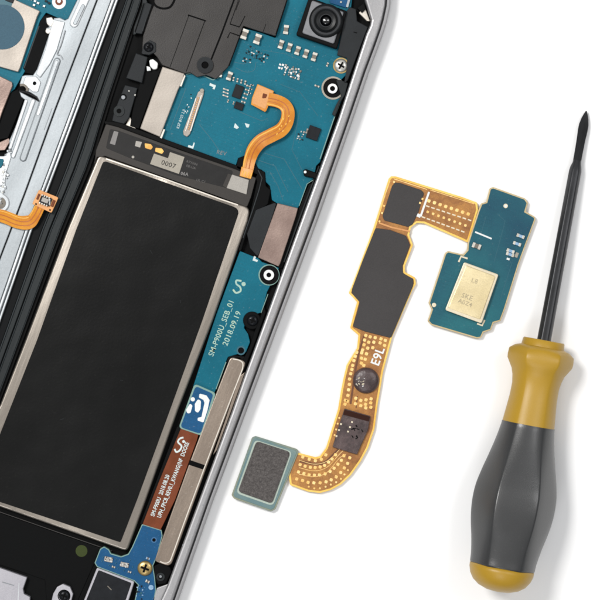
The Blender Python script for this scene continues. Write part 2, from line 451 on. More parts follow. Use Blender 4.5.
# cast, rough metal area at the left border
mb = MB()
mb.prism([(-30, 156), (4, 156), (10, 149), (11, 158), (6, 174), (5, 190), (0, 205), (-30, 240)], 16, 18.2, 'silver_bright', 1.5, .8)
for i in range(46):
    t = random.random(); x = 9 - 9*t + random.uniform(-3.5, 3); y = 146 + 58*t + random.uniform(-3, 3)
    mb.disc((x, y), random.uniform(.5, 1.5), 17, 18.6 + random.random()*1.4, random.choice(['silver_bright', 'silver_bright', 'silver_shade', 'tin']), .4, 10)
mb.build('cast_metal', ph)
MB().prism([(-20, 156), (3.5, 159), (3, 164), (.5, 168), (-20, 168)], 18.2, 20, 'pcb_teal', 1, .3).build('board_tab', ph)
MB().ring((0, 203), 6, 8.6, 17.5, 18.6, 'silver_bright').ring((0, 203), 8.7, 9.5, 17.5, 17.9, 'silver_shade').disc((0, 203), 5.8, 17.4, 17.8, 'cap_body').build('screw_seat', ph)
one('connector_pad', ph, [(-20, 140), (0, 142), (9, 138), (10, 142), (5, 150), (-20, 152)], 10, 15, 'shield_brown', 1, .5)

lb = MB().prism([(-60, YT), (108, YT), (77, 0), (68, 19), (64, 20), (56, 17), (46, 12.5), (40, 21), (39, 24), (23, 68), (25, 71), (22, 76), (14.5, 89), (11, 92), (-60, 300)],
                9, 14, 'pcb_teal', .8, .3).build('circuit_board', ph)
MB().disc((59, 2), 7, 14, 14.6, 'white_part', .3).disc((59, 1.5), 3.8, 14.6, 14.8, 'copper_flex').disc((59, 1), 2, 14.8, 15.6, 'white_part', .3).build('screw_seat', lb)
one('shield_plate', lb, [(-60, -70), (0, YT), (16, 0), (40, 11), (37, 17), (20, 68), (18, 72), (-60, 50)], 14, 19, 'shield', 1.2, .7)
one('shield_plate', lb, [(-60, 58), (0, 76), (12, 82), (12.5, 86), (3, 110), (-60, 290)], 14, 19, 'shield_brown', 1.2, .7)
MB().disc((2, 27), 22.5, 19, 19.5, 'slate_sticker', .2, 56).build('round_sticker', lb)
mb = MB()
mb.box((4, 3), 16, 9, 19, 19.3, 'pcb_dark', 20); mb.box((10, -1), 8, 6, 19, 20.5, 'chip_black', 20, 0, .3)
mb.build('chip', lb)
mb = MB()
for x, y in ((31, -1), (35, 1), (38, 3), (46, 1), (49, 3), (44, 6), (28, -3), (34, 5)):
    mb.box((x, y), 2.4, 2, 14, 16.2, random.choice(['white_part', 'chip_black', 'tin']), 20, 0, .2)
mb.build('capacitor', lb)
mb = MB()
mb.prism([(42, 16), (48, 15), (68, 20), (62, 19), (52, 24), (49, 34), (40, 62), (35, 75), (21, 72), (30, 45)], 9.2, 13.2, 'interior_black', .6, .5)  # solid black fill for the gap between board and plate
mb.ribbon([(39, 26), (24, 68)], 1.2, 13.2, 13.6, 'hinge_light', False)
mb.prism([(12, 92), (18, 89), (24, 99), (8, 138), (-2, 140), (-30, 140), (-30, 170), (-60, 170), (-40, 120)], 9.2, 15, 'interior_black', .6, .5)
mb.build('gap_fill', ph)

# ---------------- hinge
Rs = [(162, YT), (145, 0), (135, 28), (126, 56), (114, 92), (104, 124), (94, 160), (66, 226), (24, 338), (0, 402), (-40, 508), (-110, 690)]
def at_y(path, y):
    for (x0, y0), (x1, y1) in zip(path, path[1:]):
        if y0 <= y <= y1: return x0 + (x1-x0)*(y-y0)/(y1-y0)
    return path[-1][0]
def strip(t0, t1):
    a = []; b = []
    for y in list(range(-70, 660, 20)):
        l, r = at_y(Ls, y), at_y(Rs, y); a.append((l + (r-l)*t0, y)); b.append((l + (r-l)*t1, y))
    return a + list(reversed(b))
hm = MB()
for t0, t1, z, m in ((.0, .30, 15, 'hinge_dark'), (.30, .35, 17.5, 'hinge_light'), (.35, .52, 16.4, 'hinge_slate'), (.52, .56, 15, 'hinge_dark'),
                     (.56, .60, 18, 'hinge_light'), (.60, .84, 17.2, 'hinge_slate'), (.84, .87, 16.4, 'hinge_light'), (.87, 1.0, 12, 'black')):
    hm.prism(strip(t0 + .004, t1), 9, z, m, 0, .5)
hm.build('hinge', ph)
# lighter strip and end clip at the top of the hinge
mb = MB()
mb.prism([(143, -10), (148, 4), (136, 34), (133, 35), (134, 27), (142, 6)], 12, 19, 'hinge_slate', .8, .5)
mb.prism([(146, 2), (153, 5), (142, 34), (135, 33)], 12, 20, 'cover_slate', .8, .6)
mb.ribbon([(144, 3), (135, 32)], .8, 20, 20.3, 'groove', False)
mb.ribbon([(152, 5), (142, 34)], .8, 20, 20.4, 'groove', False)
mb.ribbon([(146, 19), (142.5, 31)], .6, 20, 20.5, 'hinge_light', False)
mb.build('hinge_clip', ph)

# ---------------- upper black cover
cover = [(160, YT), (306, YT), (287, 0), (275.5, 36), (262, 32), (243.5, 26), (236, 48), (228, 67), (216, 79), (206, 75), (197, 77), (190, 72.5), (185, 73.5), (162, 65),
         (157, 57), (154, 54), (152, 50), (142, 50), (143, 36), (150, 14), (154, 5)]
cv = one('antenna_cover', ph, cover, 9, 21, 'cover_grey', .6, .6)
gm = MB()
def gr_(pts, w): gm.ribbon(pts, w, 20.95, 21.15, 'groove', False)
gr_([(188, 15), (206, 21)], 1.4); gr_([(205, 20.5), (197, 42), (186, 72)], .7); gr_([(189, 15), (170, 67)], .55)
gr_([(236, -40), (234, 0), (221, 35), (211, 60)], 1.7); gr_([(238.5, -20), (238, 2), (230, 24)], .7)
gr_([(230, 24), (239.5, 27)], 1.1); gr_([(239.5, 27), (245, 16)], .8); gr_([(240, 36), (230, 32.5), (227.5, 38)], 1.1)
gr_([(242, -6), (236, 10)], .5); gr_([(266, 24), (263, 32)], .5); gr_([(287, 0), (276, 34)], 1.2); gr_([(243, 27), (229, 66)], 1.0)
gr_([(153, 5), (144, 32)], 1.0)
gm.ribbon([(152, 0), (156, 6), (163, 8.5), (170, 7), (174, 1), (176, -6)], 2.2, 20.95, 21.2, 'groove')
gm.build('groove', cv)
MB().ring((205, 65), 3.6, 8.2, 20.9, 23, 'cover_slate').disc((205, 65), 3.7, 20.9, 21.4, 'groove').build('boss', cv)
MB().prism([(144, 44), (150, 40), (156, 43), (156, 52), (149, 55), (141, 54)], 12, 22, 'cover_slate', 2, .6).build('screw_tab', ph)

def screw(c, r, z, m, parent, a=20, name='screw'):
    o = MB().lathe(c, [(0, z+2.4), (r*.45, z+2.3), (r*.8, z+1.9), (r*.97, z+1.0), (r, z-1)], m).build(name, parent)
    mb = MB(); mb.box(c, r*1.15, r*.28, z+2.15, z+2.52, 'groove', a); mb.box(c, r*.28, r*1.15, z+2.15, z+2.55, 'groove', a)
    if parent == ph: mb.build('cross_slot', o)
    else:
        mb.build('cross_slot', parent)
    return o
screw((148.5, 47), 4.9, 22, 'screw_black', ph, 30)
one('hinge_block', ph, [(136, 53), (147.5, 57), (142, 83), (126, 78)], 12, 20, 'cover_slate', .6, .7)
one('gap_fill', ph, [(146, 66), (154, 69), (162, 67), (150, 98), (139, 129), (130, 126), (134, 100)], 9.2, 15, 'interior_black', .6, .6)
one('contact_tab', ph, [(149, 60), (153, 59), (158, 63), (157, 69), (153, 69.5), (150, 66)], 10, 20.5, 'white_part', 2.6, .8)
one('contact_tab', ph, [(146.5, 66), (150, 67), (151, 70.5), (147, 71)], 10, 19.5, 'white_part', .6, .4)
hb = one('hinge_block', ph, [(125, 85), (137.5, 88), (129, 118), (124, 124), (112, 121), (114, 112)], 12, 19, 'cover_slate', .8, .7)
MB().ring((119, 111), 2.4, 5.4, 19, 20.2, 'hinge_slate').disc((119, 111), 2.5, 19, 19.4, 'groove').build('screw_hole', hb)
MB().disc((123.4, 97), 3.2, 19, 19.4, 'groove').disc((123.2, 97.3), 2.2, 19.4, 20.6, 'silver_shade', .6).build('alignment_pin', hb)
MB().box((129, 91), 1.1, 1.1, 19, 19.6, 'tin').box((135, 95), 1.2, 1.5, 19, 19.6, 'tin').build('contact', hb)
one('contact_tab', ph, [(124.5, 127), (130, 117), (137, 131), (131, 131)], 9.2, 14, 'shield_edge', .6, .4)

# ---------------- main board
board = [(185, 74), (191, 72), (197, 75), (203, 74.5), (213, 79), (220, 76), (228, 67), (236, 48), (243.5, 28), (262, 33), (275.5, 38), (290, -8), (308, YT), (356, YT), (352, 0), (346, 50),
         (350, 62), (349, 72), (341, 80), (346, 84), (345, 94), (340, 104), (334, 120), (320, 162), (316, 166), (314, 178), (308, 183), (298, 208), (278, 204), (272, 200), (270, 186), (266, 182), (262, 170), (256, 168),
         (252, 160), (238, 159), (235, 168), (226, 166), (159, 138.5)]
b1 = MB().prism(board, 9, 15, 'pcb_teal', .8, .35).build('circuit_board', ph)
low = [(240, 251), (252, 256), (258, 258), (262, 262), (279, 268), (267, 292), (262, 312), (246, 318), (244, 328), (248, 334), (250, 342), (246, 352), (238, 354), (228, 357), (224, 366), (218, 384), (214, 394),
       (193, 387), (203, 356), (216, 315)]
b2 = MB().prism(low, 9, 15, 'pcb_teal', .8, .35).build('circuit_board', ph)
def edge_line(parent, pts, w=.7, z=15.05, m='pcb_edge'):
    MB().ribbon(pts, w, z-.1, z+.08, m, False).build('board_edge', parent)
edge_line(b1, [(186, 74.5), (191, 73), (197, 76), (203, 75.5), (213, 80), (220, 77)], .8)
edge_line(b1, [(339.5, 104), (333, 121), (320, 159)], .9)
edge_line(b1, [(313, 180), (307, 184), (299, 206)], .6)
edge_line(b2, [(268, 294), (261, 313)], .7)
edge_line(b2, [(226, 362), (216, 389)], .8)
# traces (dark) on the board
tm = MB()
def tr(pts, w=.55, z=15.05, m='pcb_dark', sm=False): tm.ribbon(pts, w, z-.12, z, m, sm)
tr([(264, 153), (284, 159), (302, 189)]); tr([(258, 160), (275, 166), (288, 192)]); tr([(270, 172), (278, 186), (283, 200)])
tr([(199, 124), (212, 140), (220, 152)]); tr([(234, 62), (243, 64), (250, 62)], .5); tr([(236, 68), (246, 72), (254, 70), (256, 62)], .5, sm=True)
tr([(214, 168), (206, 158), (176, 150)]); tr([(186, 88), (170, 130)], .5); tr([(300, 60), (286, 54), (262, 50)], .4); tr([(280, 84), (300, 92), (318, 116)], .4)
tr([(240, 112), (262, 121), (268, 118)], .5); tr([(300, 110), (292, 150), (302, 170)], .4)
tm.build('copper_trace', b1)

def smd(parent, c, w=4, h=7, a=20, z=15, ht=2.6, body='cap_body', caps='part_end', name='capacitor'):
    ca, sa = math.cos(math.radians(a)), math.sin(math.radians(a))
    def o(dy): return (c[0] - dy*sa, c[1] + dy*ca)
    mb = MB()
    mb.box(c, w*.86, h*.6, z, z+ht*.92, body, a, 0, .25)
    mb.box(o(-h*.36), w, h*.3, z, z+ht, caps, a, .3, .3); mb.box(o(h*.36), w, h*.3, z, z+ht, caps, a, .3, .3)
    return mb.build('resistor', parent)
smd(b1, (244.5, 34), 6.4, 10, 20, ht=5); smd(b1, (257.5, 39), 6.4, 10, 20, ht=5)
smd(b1, (286, 29.5), 5, 9, 8)
for i in range(5): smd(b1, (281 + i*8.3, 44.3 + i*3.1), 4.8, 8.6, 18, ht=3)
smd(b1, (220.5, 72.5), 5, 8.6, 20, ht=4); smd(b1, (229.5, 76), 5, 8.6, 20, ht=4)
# fine component clusters
def cluster(parent, c, n, w, h, a=20, z=15, s=(1.1, 2.2), mats=('white_part', 'chip_black', 'tin', 'pcb_dark'), name='capacitor', ht=1.6):
    ca, sa = math.cos(math.radians(a)), math.sin(math.radians(a)); mb = MB(); used = []
    tries = 0
    while len(used) < n and tries < n*30:
        tries += 1
        x, y = random.uniform(-w/2, w/2), random.uniform(-h/2, h/2)
        if any(abs(x-u) < s[1] and abs(y-v) < s[1]*.95 for u, v in used): continue
        used.append((x, y))
        p = (c[0] + x*ca - y*sa, c[1] + x*sa + y*ca)
        mb.box(p, random.uniform(*s), random.uniform(*s), z, z + ht*random.uniform(.6, 1), random.choice(mats), a, .15, .15)
    return mb.build(name, parent)
cluster(b1, (257, 54), 26, 22, 9, 25, mats=('chip_black', 'chip_black', 'tin', 'pcb_dark', 'screw_black'))
cluster(b1, (247, 60), 6, 8, 5, 25, mats=('chip_black', 'tin'))
cluster(b1, (289, 70), 9, 22, 5, 22, s=(1.4, 2.4), mats=('white_part', 'tin', 'white_part'))
cluster(b1, (292.5, 72), 26, 17, 10, 18, s=(1.3, 2.3), mats=('white_part', 'tin', 'label_beige', 'cap_body'))
def chip(parent, c, w, h, a=20, z=15, ht=3, m='chip_black'):
    return MB().box(c, w, h, z, z+ht, m, a, .4, .4).build('chip', parent)
chip(b1, (238, 91.5), 9, 13, 20); chip(b1, (239, 106), 9, 7, 20); chip(b1, (313.5, 133), 12, 13, 20, ht=3.4)
for i in range(4): smd(b1, (233.5 + i*3.9, 79 + i*1.2), 1.8, 4, 10, ht=1.4)
for i in range(3): smd(b1, (226.5, 92 + 0) if 0 else (226 - i*.3, 89.5 + i*3.2), 1.6, 6, 110, ht=1.2, body='label_grey')
for i in range(5): smd(b1, (248.5 - i*1.3, 86 + i*4.0), 1.8, 4.4, 110, ht=1.4); 
for i in range(3): smd(b1, (252 - i*1.2, 85 + i*4), 1.5, 3, 110, ht=1.2, body='chip_black')
smd(b1, (228, 101), 1.6, 3, 20, ht=1.2); smd(b1, (233.5, 103), 1.4, 3, 20, ht=1.2)
cluster(b1, (301, 135), 9, 6, 9, 20, mats=('chip_black', 'label_grey', 'tin'), s=(1, 2)); smd(b1, (307, 131), 2, 5, 20, ht=1.6, caps='label_grey')
smd(b1, (317, 86), 1.8, 5, 110, ht=1.4); smd(b1, (327.5, 64.5), 2, 4, 20, ht=1.4)
smd(b1, (283, 101), 1.2, 2.4, 110, ht=1)
MB().disc((276, 80.5), .9, 15, 15.3, 'pcb_dark').build('solder_pad', b1)
# long connector
con = MB().prism([(201, 90), (204, 91), (203.5, 95), (190, 134), (187, 137), (183.5, 135), (183, 131.5), (198, 92)], 15, 17.4, 'shield', 1.6, .5).build('connector', b1)
mb = MB().ribbon([(198.5, 97), (188.5, 130)], 2.2, 17.3, 17.7, 'shield_brown', False)
mb.ribbon([(201.5, 95), (190.5, 131)], .9, 17.3, 17.9, 'shield_edge', False); mb.ribbon([(196, 98), (185.5, 131)], .8, 17.3, 17.9, 'shield_edge', False)
mb.disc((202, 90.5), 2.1, 15, 17.9, 'label_beige', .5)
for i in range(16):
    t = (i+.5)/16; x = 198.5 - 10*t; y = 97 + 33*t
    mb.box((x, y), 1.5, .7, 17.6, 17.85, 'gold', 20)
mb.build('connector_pins', b1)
# tiny silk row left of the connector and registration marks
text('printed_text', 'KSP 8103 2.0', (181, 119), 3.0, -71, 15.05, 'white_ink', b1, .9)
cluster(b1, (189, 104), 8, 3, 20, 20, s=(.8, 1.4), mats=('white_ink', 'chip_black'), ht=.8)
text('printed_text', 'REV', (221.5, 153), 4.4, 12, 15.05, 'grey_ink', b1)
mb = MB()
mb.prism([(210, 83), (216, 85.5), (214.5, 89.5), (212.5, 88.8), (213.2, 87), (209.3, 85.4)], 15, 15.2, 'white_ink')
mb.prism([(193.8, 142.4), (194.8, 143), (193.2, 148.8), (187.8, 147), (188.5, 145), (192.4, 146.2)], 15, 15.2, 'white_ink')
mb.prism([(235, 123), (239, 127.5), (237, 129), (233.8, 127.5)], 15, 15.2, 'white_ink', .4)
mb.prism([(244.6, 123), (249.6, 124.5), (248.6, 127.5), (246.5, 127.4)], 15, 15.2, 'white_ink', .4)
mb.prism([(254, 256), (256, 256.8), (255.2, 259), (258, 260), (257.2, 262), (252.5, 260.4)], 15, 15.2, 'white_ink')
mb.build('registration_mark', b1)
# grey shields
sh = one('shield_plate', ph, [(162.5, 66.5), (184.5, 73.5), (183, 80), (178, 90), (160, 137), (140, 128.5)], 9, 20, 'shield', .8, .8)
mb = MB().prism([(184.6, 74.5), (185.5, 76), (181.5, 86.5), (179.6, 86)], 15, 20.4, 'shield_edge', .3, .3)
mb.prism([(163.5, 129), (165.2, 129.5), (161.8, 138.6), (159.8, 137.6)], 15, 20.4, 'shield_edge', .3, .3)
mb.build('shield_clip', sh)
# screw and holes
MB().ring((333, 88), 9.8, 11.6, 14.8, 16, 'label_beige').disc((333, 88), 9.9, 15, 15.3, 'interior_black').ring((332.5, 88.5), 2.6, 4.9, 15.2, 18, 'white_part').disc((332.5, 88.5), 2.7, 15.3, 15.7, 'groove').build('screw_seat', b1)
one('side_bracket', ph, [(336, 80), (341, 80), (348, 83), (345, 95), (340, 103), (335, 117), (332, 114), (336, 105), (341, 96), (338, 86)], 15.4, 19, 'hinge_slate', 1, .6)
screw((341, 65.5), 6.6, 16, 'tin', ph, 30)
MB().ring((341, 65.5), 6.6, 8, 14.8, 15.8, 'screw_gold').build('screw_washer', ph)
mb = MB().prism([(303, 170), (306, 169), (320, 174), (318, 181), (313, 178), (304, 176)], 15, 20, 'black', 2, 1).disc((305.2, 172), 1.4, 20, 20.6, 'white_part', .3)
mb.build('coax_plug', ph)

# ---------------- camera
cam_t = one('camera_module', ph, [(309, -3), (347, 11), (337, 49), (296, 35)], 15, 24, 'black', 2, 1)
MB().prism([(312, 0), (344, 12), (334, 44), (302, 33)], 24, 26.5, 'camera_body', 2, 1).build('housing', cam_t)
c0 = (326, 20.5)
MB().lathe(c0, [(12.4, 27.5), (13.6, 29), (15.2, 29), (16.8, 27), (17.2, 26.2)], 'lens_barrel').build('lens_ring', cam_t)
MB().lathe(c0, [(11.5, 27.3), (12.6, 28.8), (13.6, 29.4), (14.6, 28.6)], 'lens_ring').build('lens_ring', cam_t)
MB().lathe(c0, [(5.6, 27.4), (6.2, 31.4), (9.6, 32), (11, 30.6), (12.2, 27)], 'lens_barrel').build('lens_barrel', cam_t)
MB().lathe(c0, [(5.8, 31.9), (6.2, 32.5), (6.7, 31.9)], 'lens_ring').build('lens_barrel', cam_t)
MB().lathe(c0, [(0, 30.6), (2.4, 30.3), (4.4, 29.6), (5.9, 28.2)], 'lens_glass').build('lens', cam_t)
MB().lathe(c0, [(3.4, 30.1), (3.7, 30.5), (4.0, 30.0)], 'screw_black').build('aperture_ring', cam_t)
one('camera_bracket', ph, [(345, 13), (350, 7), (356, 9), (357, 21), (368, 27), (361, 45), (348, 80), (344, 84), (347, 66), (347, 58), (337, 55), (339, 46)], 9, 20, 'cover_slate', 1.2, .7)
MB().ribbon([(353.5, 32), (357, 33)], .9, 19.9, 20.1, 'groove', False).build('bracket_mark', ph)
mb = MB(); mb.prism([(330, 0), (346, -4), (350, 2), (346, 8), (330, 3)], 15, 17, 'pcb_blue', .6, .4); mb.ribbon([(350, -4), (347, 7)], 2.2, 15, 18, 'silver', False)
mb.box((341, 2), 2, 1.6, 17, 18, 'tin', 0); mb.build('camera_connector', ph)
# black rim wall along the right
wall = [(361, 46), (364, 40), (352, 74), (337, 118), (300, 219), (282, 268), (263, 321), (254, 345), (244, 372)]
mb = MB()
mb.prism([(321, 160), (327, 160), (300, 222), (282, 268), (278, 268), (298, 210), (309, 184), (318, 180)], 9, 13, 'black', .5, .5)
mb.build('side_wall', ph)
MB().ribbon([(319, 166), (301, 214), (284, 262)], 1.2, 12, 14, 'hinge_slate', False).build('side_wall', ph)

# ---------------- brown shield + black film
one('adhesive_film', ph, [(266, 206), (277, 202), (268, 230), (258, 257), (250, 248), (247, 234), (256, 210)], 9.2, 17.5, 'cover_slate', 2, .4)
MB().prism([(236, 168), (238, 158), (246, 155), (253, 158), (258, 168), (265, 172), (266, 186), (271, 190), (268, 204), (256, 214), (246, 236), (241, 252), (238, 250), (250, 214), (257, 181)], 9.2, 17, 'interior_black', 1.5, .8).build('plastic_frame', ph)
MB().ribbon([(258, 170), (262, 178), (259, 190), (252, 212), (243, 238)], .9, 17, 17.4, 'hinge_light', False).build('plastic_ridge', ph)
one('shield_plate', ph, [(277.5, 203), (298, 208), (296, 216), (280, 264), (278.5, 266.5), (258, 257.5)], 9, 19, 'shield_brown', .8, .7)
# screw seats lower
MB().disc((269, 275), 10.6, 14.6, 15.6, 'pcb_edge', .2).disc((269.3, 275), 9.6, 15.6, 16, 'interior_black', .2).ring((268.8, 275), 2.4, 5.2, 15.9, 18.6, 'white_part').disc((268.8, 275), 2.5, 16, 16.4, 'groove').build('screw_seat', ph)
MB().disc((252, 320.5), 9, 14.5, 16.5, 'interior_black', .8).build('screw_seat', ph)
screw((252.5, 320.5), 5.6, 16.5, 'screw_black', ph, 20)
MB().ring((241, 350.5), 3.1, 4.6, 14.9, 15.2, 'pcb_dark').disc((241, 350.5), 3.1, 15, 15.25, 'groove').build('board_hole', b2)
mb = MB(); mb.prism([(254, 333), (260, 318), (264, 306), (266, 312), (256, 340), (248, 360), (244, 370), (243, 360), (250, 346)], 9.2, 18, 'interior_black', .6, .6)
mb.prism([(228, 357), (234, 355), (248, 357), (246, 366), (240, 358), (231, 358), (226, 365)], 9.2, 16.5, 'black', .5, .4); mb.build('side_wall', ph)
# printed writing on the lower board
text('printed_text', 'SM-P900U_SEB_01', (221.5, 328), 6.0, -69.2, 15.05, 'pale_ink', b2, .93, bold=.08)
text('printed_text', '2018.09.19', (232, 328.5), 6.0, -67.5, 15.05, 'pale_ink', b2, 1.0, bold=.08)
mb = MB()
mb.ribbon([(241.5, 281), (236.5, 280.5), (236.5, 284), (240, 287), (240.5, 291), (236, 292.8), (233, 289.5)], 1.8, 15, 15.2, 'pale_ink')
mb.disc((243.6, 284), 2.1, 15, 15.2, 'pale_ink'); mb.build('printed_logo', b2)

# ---------------- orange ribbon
of = MB()
of.prism([(257.5, 84), (274, 91), (271.5, 98), (266.5, 110.5), (265, 112), (251, 104.5), (252, 98)], 19, 20.4, 'orange_flex', .8, .3)
path = [(268, 99, 1), (277, 101, 1.2), (284.5, 105, 1.4), (288, 112, 1.8), (286.5, 122, 2.2), (281, 130, 2.4), (271, 135.5, 2.4), (261, 141, 2), (254, 149, 1.2), (250, 159, .2), (247.5, 171, 0)]
wd = [13, 12.5, 12.5, 13, 13.5, 14, 14, 14, 13.5, 12, 11]
of.ribbon(path, wd, 18.8, 19.9, 'orange_flex', True, 8)
ofo = of.build('ribbon_cable', ph)
mb = MB()
def shift(path, d, dz=0):
    out = []
    for i, p in enumerate(path):
        a = path[max(0, i-1)]; b = path[min(len(path)-1, i+1)]
        v = Vector((b[0]-a[0], b[1]-a[1])).normalized(); out.append((p[0]-v.y*d, p[1]+v.x*d, (p[2] if len(p) > 2 else 0)+dz))
    return out
mb.ribbon(shift(path, -1.0), 1.0, 19.85, 19.98, 'orange_trace', True); mb.ribbon(shift(path, 2.2), .5, 19.85, 19.98, 'orange_trace', True)
mb.ribbon(shift(path, 4.9), 1.3, 19.85, 19.98, 'orange_shine', True)  # painted shine along the cable's side, not a conductor
mb.build('copper_trace', ofo)
MB().prism([(263, 93), (267.5, 94.5), (266, 98), (262, 98.5)], 20.6, 20.8, 'copper_flex', 1).build('solder_joint', ofo)
MB().prism([(258, 85), (273, 91.2), (270.5, 98), (265, 109), (252, 103), (252.8, 98)], 20.4, 20.6, 'copper_pad', .8).build('cable_head', ofo)
mb = MB()
for x, y in ((283.5, 119), (289, 116), (286, 124), (281.5, 126), (283, 131), (277, 134), (279.5, 129), (290, 121)):
    mb.box((x, y), 1.2, 2.2, 21.6, 22.6, 'orange_shine', 20, 0, .2)
mb.build('printed_mark', ofo)
mb = MB(); mb.prism([(241.5, 166.5), (253.5, 170), (251, 179), (239.5, 176)], 18.8, 21.4, 'orange_flex', .6, .3)
for i in range(4): mb.box((242.5 + i*2.8, 173.4 + i*.8), 1.2, 5.5, 21.3, 21.6, 'orange_shine', 15)
mb.build('cable_end', ofo)

# ---------------- battery
bat = MB().prism([(98.5, 155), (112, 159), (220, 198), (250.5, 207.5), (247.5, 222), (213, 320), (178, 410), (146, 500), (127, 551.5), (60, 528), (0, 507), (-49, 491), (0, 405), (25.5, 340), (67.5, 229)],
                 9, 20, 'battery_rim', [5, 0, 0, 8, 0, 0, 0, 0, 5, 0, 0, 5, 0, 0, 0], 2.0, 4).build('battery', ph)
MB().prism([(103.5, 160.5), (240, 209.0), (202.5, 320), (170, 410), (137, 500), (120.5, 542.5), (60, 522), (0, 502), (-29, 491), (0, 434), (37, 340), (76, 230)],
           20, 20.6, 'battery_black', [4, 7, 0, 0, 0, 2, 0, 0, 2, 0, 0, 0], .3).build('battery_wrap', bat)
for (x, y, l, a) in ((150, 250, 5, 60), (60, 420, 4, -20), (120, 380, 3, 10), (180, 300, 3, 80)):
    ca, sa = math.cos(math.radians(a)), math.sin(math.radians(a))
    MB().ribbon([(x, y), (x + l*ca, y + l*sa)], .35, 20.55, 20.68, 'cover_slate', False).build('scratch', bat)
mb = MB(); mb.ribbon([(106, 158.8), (165, 179.0), (220, 199.0), (238, 205.0)], 1.2, 19.9, 20.5, 'shield_edge', False); mb.build('edge_highlight', bat)  # rim highlight painted as a pale strip along the top
tape = MB().prism([(106, 124), (118, 127), (180, 150), (235, 169), (256, 178), (251, 197), (247, 207), (220, 197), (105, 156), (97, 157), (94, 166), (96, 150)], 12, 20, 'battery_tape', 1.5, .6).build('protection_board', bat)
MB().prism([(108, 128), (119, 131), (180, 153), (232, 171), (227, 189), (180, 176), (106, 149)], 20, 20.4, 'battery_board', 2, .2).build('tape', tape) if False else None
pb = MB().prism([(110, 129), (119, 131), (180, 153), (233, 171), (227, 188), (176, 175), (130, 158), (106, 148)], 20, 20.35, 'battery_board', 2, .15)
pb.build('insulating_tape', bat)
mb = MB(); mb.prism([(114, 131), (118.5, 132), (115, 145), (109.8, 143.5)], 20.3, 20.6, 'grey_ink', .3)
mb.prism([(136, 141), (142, 142), (140, 147.5), (135, 146)], 20.3, 20.6, 'label_grey', .3); mb.disc((133, 157), 1.4, 20.3, 20.8, 'label_grey', .2, 12)
mb.build('contact_pad', bat)
mb = MB()
mb.prism([(144.5, 143), (151, 144.2), (153, 147), (151, 149.8), (145, 148)], 20.3, 20.8, 'gold', 1, .2)
mb.prism([(155.5, 147.5), (162, 148.5), (164, 151.5), (162, 154), (155, 151.5)], 20.3, 20.8, 'gold', 1, .2); mb.build('gold_contact', bat)
MB().prism([(154, 153.5), (168, 158.2), (170, 152), (184.5, 157), (179, 174), (150, 164)], 20.4, 20.8, 'label_beige', .4, .15).build('paper_label', bat)
text('printed_text', '0007', (168.5, 164.5), 5, 18, 20.85, 'dark_ink', bat, 1.1)
text('printed_text', 'R7YNN', (192, 163), 2.6, 18, 20.4, 'dim_ink', bat); text('printed_text', 'EB-UA', (191, 167), 2.6, 18, 20.4, 'dim_ink', bat)
text('printed_text', '06A', (184.5, 174), 3.4, 10, 20.4, 'grey_ink', bat, bold=.1) ; text('printed_text', 'UL C1', (201, 181), 2.6, 14, 20.4, 'dim_ink', bat)
MB().prism([(232, 174.5), (249, 180), (246.5, 194.5), (226.5, 188)], 20, 21.6, 'label_grey', .4, .4).build('contact_plate', bat)
MB().prism([(228, 173.5), (232, 174.5), (227, 188), (222.5, 186)], 20, 20.8, 'battery_tape', .3, .2).build('contact_plate', bat)
# gap walls around the battery
one('battery_tray', ph, [(104, 121), (118, 122), (236, 165), (258, 174), (256, 178), (235, 170), (118, 127), (105, 124)], 9.1, 17, 'black', .6, .5)

# ---------------- long taupe shield at the lower right
ls = [(230.5, 356.5), (246.5, 361.5), (227, 413), (206, 469), (170.5, 567), (154, 561), (189, 464), (213.5, 400)]
sp = MB().prism(ls, 9, 19.5, 'shield_taupe', [5, 5, 0, 0, 6, 4, 0, 0], 1.1, 3).build('speaker_cover', ph)
MB().ribbon([(233, 359), (239, 360.2), (242.6, 363), (242.6, 368), (240.5, 374), (225, 414), (204, 469), (184, 523), (172.5, 555), (169.5, 561.5), (165, 563.2), (160, 561.5)], 1.0, 19.3, 19.75, 'shield_edge', True, 4).build('edge_highlight', sp)  # highlight painted as a cream strip along the right and lower edge
MB().prism([(190, 460), (206, 465.5), (204.5, 470), (188, 464.5)], 19.4, 19.7, 'groove').build('slot', sp)
# lower flex: blue pad with white marks
bp = one('blue_pad', ph, [(194.5, 383.5), (216, 393), (202, 436), (178.5, 428)], 12, 19.2, 'pcb_edge', 4, .4)
one('pad_top', bp, [(195.6, 386), (213.4, 394), (200.6, 434), (180.3, 427.2)], 19.2, 19.5, 'pcb_blue', 3.5, .1)
mb = MB()
mb.disc((192.8, 399.3), 2.1, 19.5, 19.7, 'white_part'); mb.prism([(190, 403.5), (192.5, 405.5), (190.5, 413), (187.3, 413.4), (186, 410)], 19.5, 19.7, 'white_part', 1.8)
mb.prism([(198, 399), (201, 401), (200.5, 409), (198, 413), (195, 411), (194.8, 404)], 19.5, 19.7, 'white_part', 2.2)
mb.prism([(199.5, 393.5), (206.5, 395.5), (209.6, 400), (207.5, 410), (203.5, 422.5), (197.5, 420.5), (197.8, 417.8), (201.5, 417), (204.5, 403), (203.5, 400), (199, 397.5)], 19.5, 19.7, 'white_part', 1.2)
mb.build('printed_mark', bp)
one('black_gap', ph, [(177, 427), (183, 424), (178, 440), (146, 525), (140, 524)], 12, 17, 'black', .5, .3)
cf = one('ribbon_cable', ph, [(181, 428), (198.5, 434), (197, 440), (175, 500), (160.5, 530), (142.5, 524.5), (158, 484)], 15, 19, 'copper_flex', .6, .3)
text('printed_text', 'SM-F900U  2018.08.20', (160.3, 495.5), 4.4, -69.2, 19.05, 'white_ink', cf, .78, bold=.12)
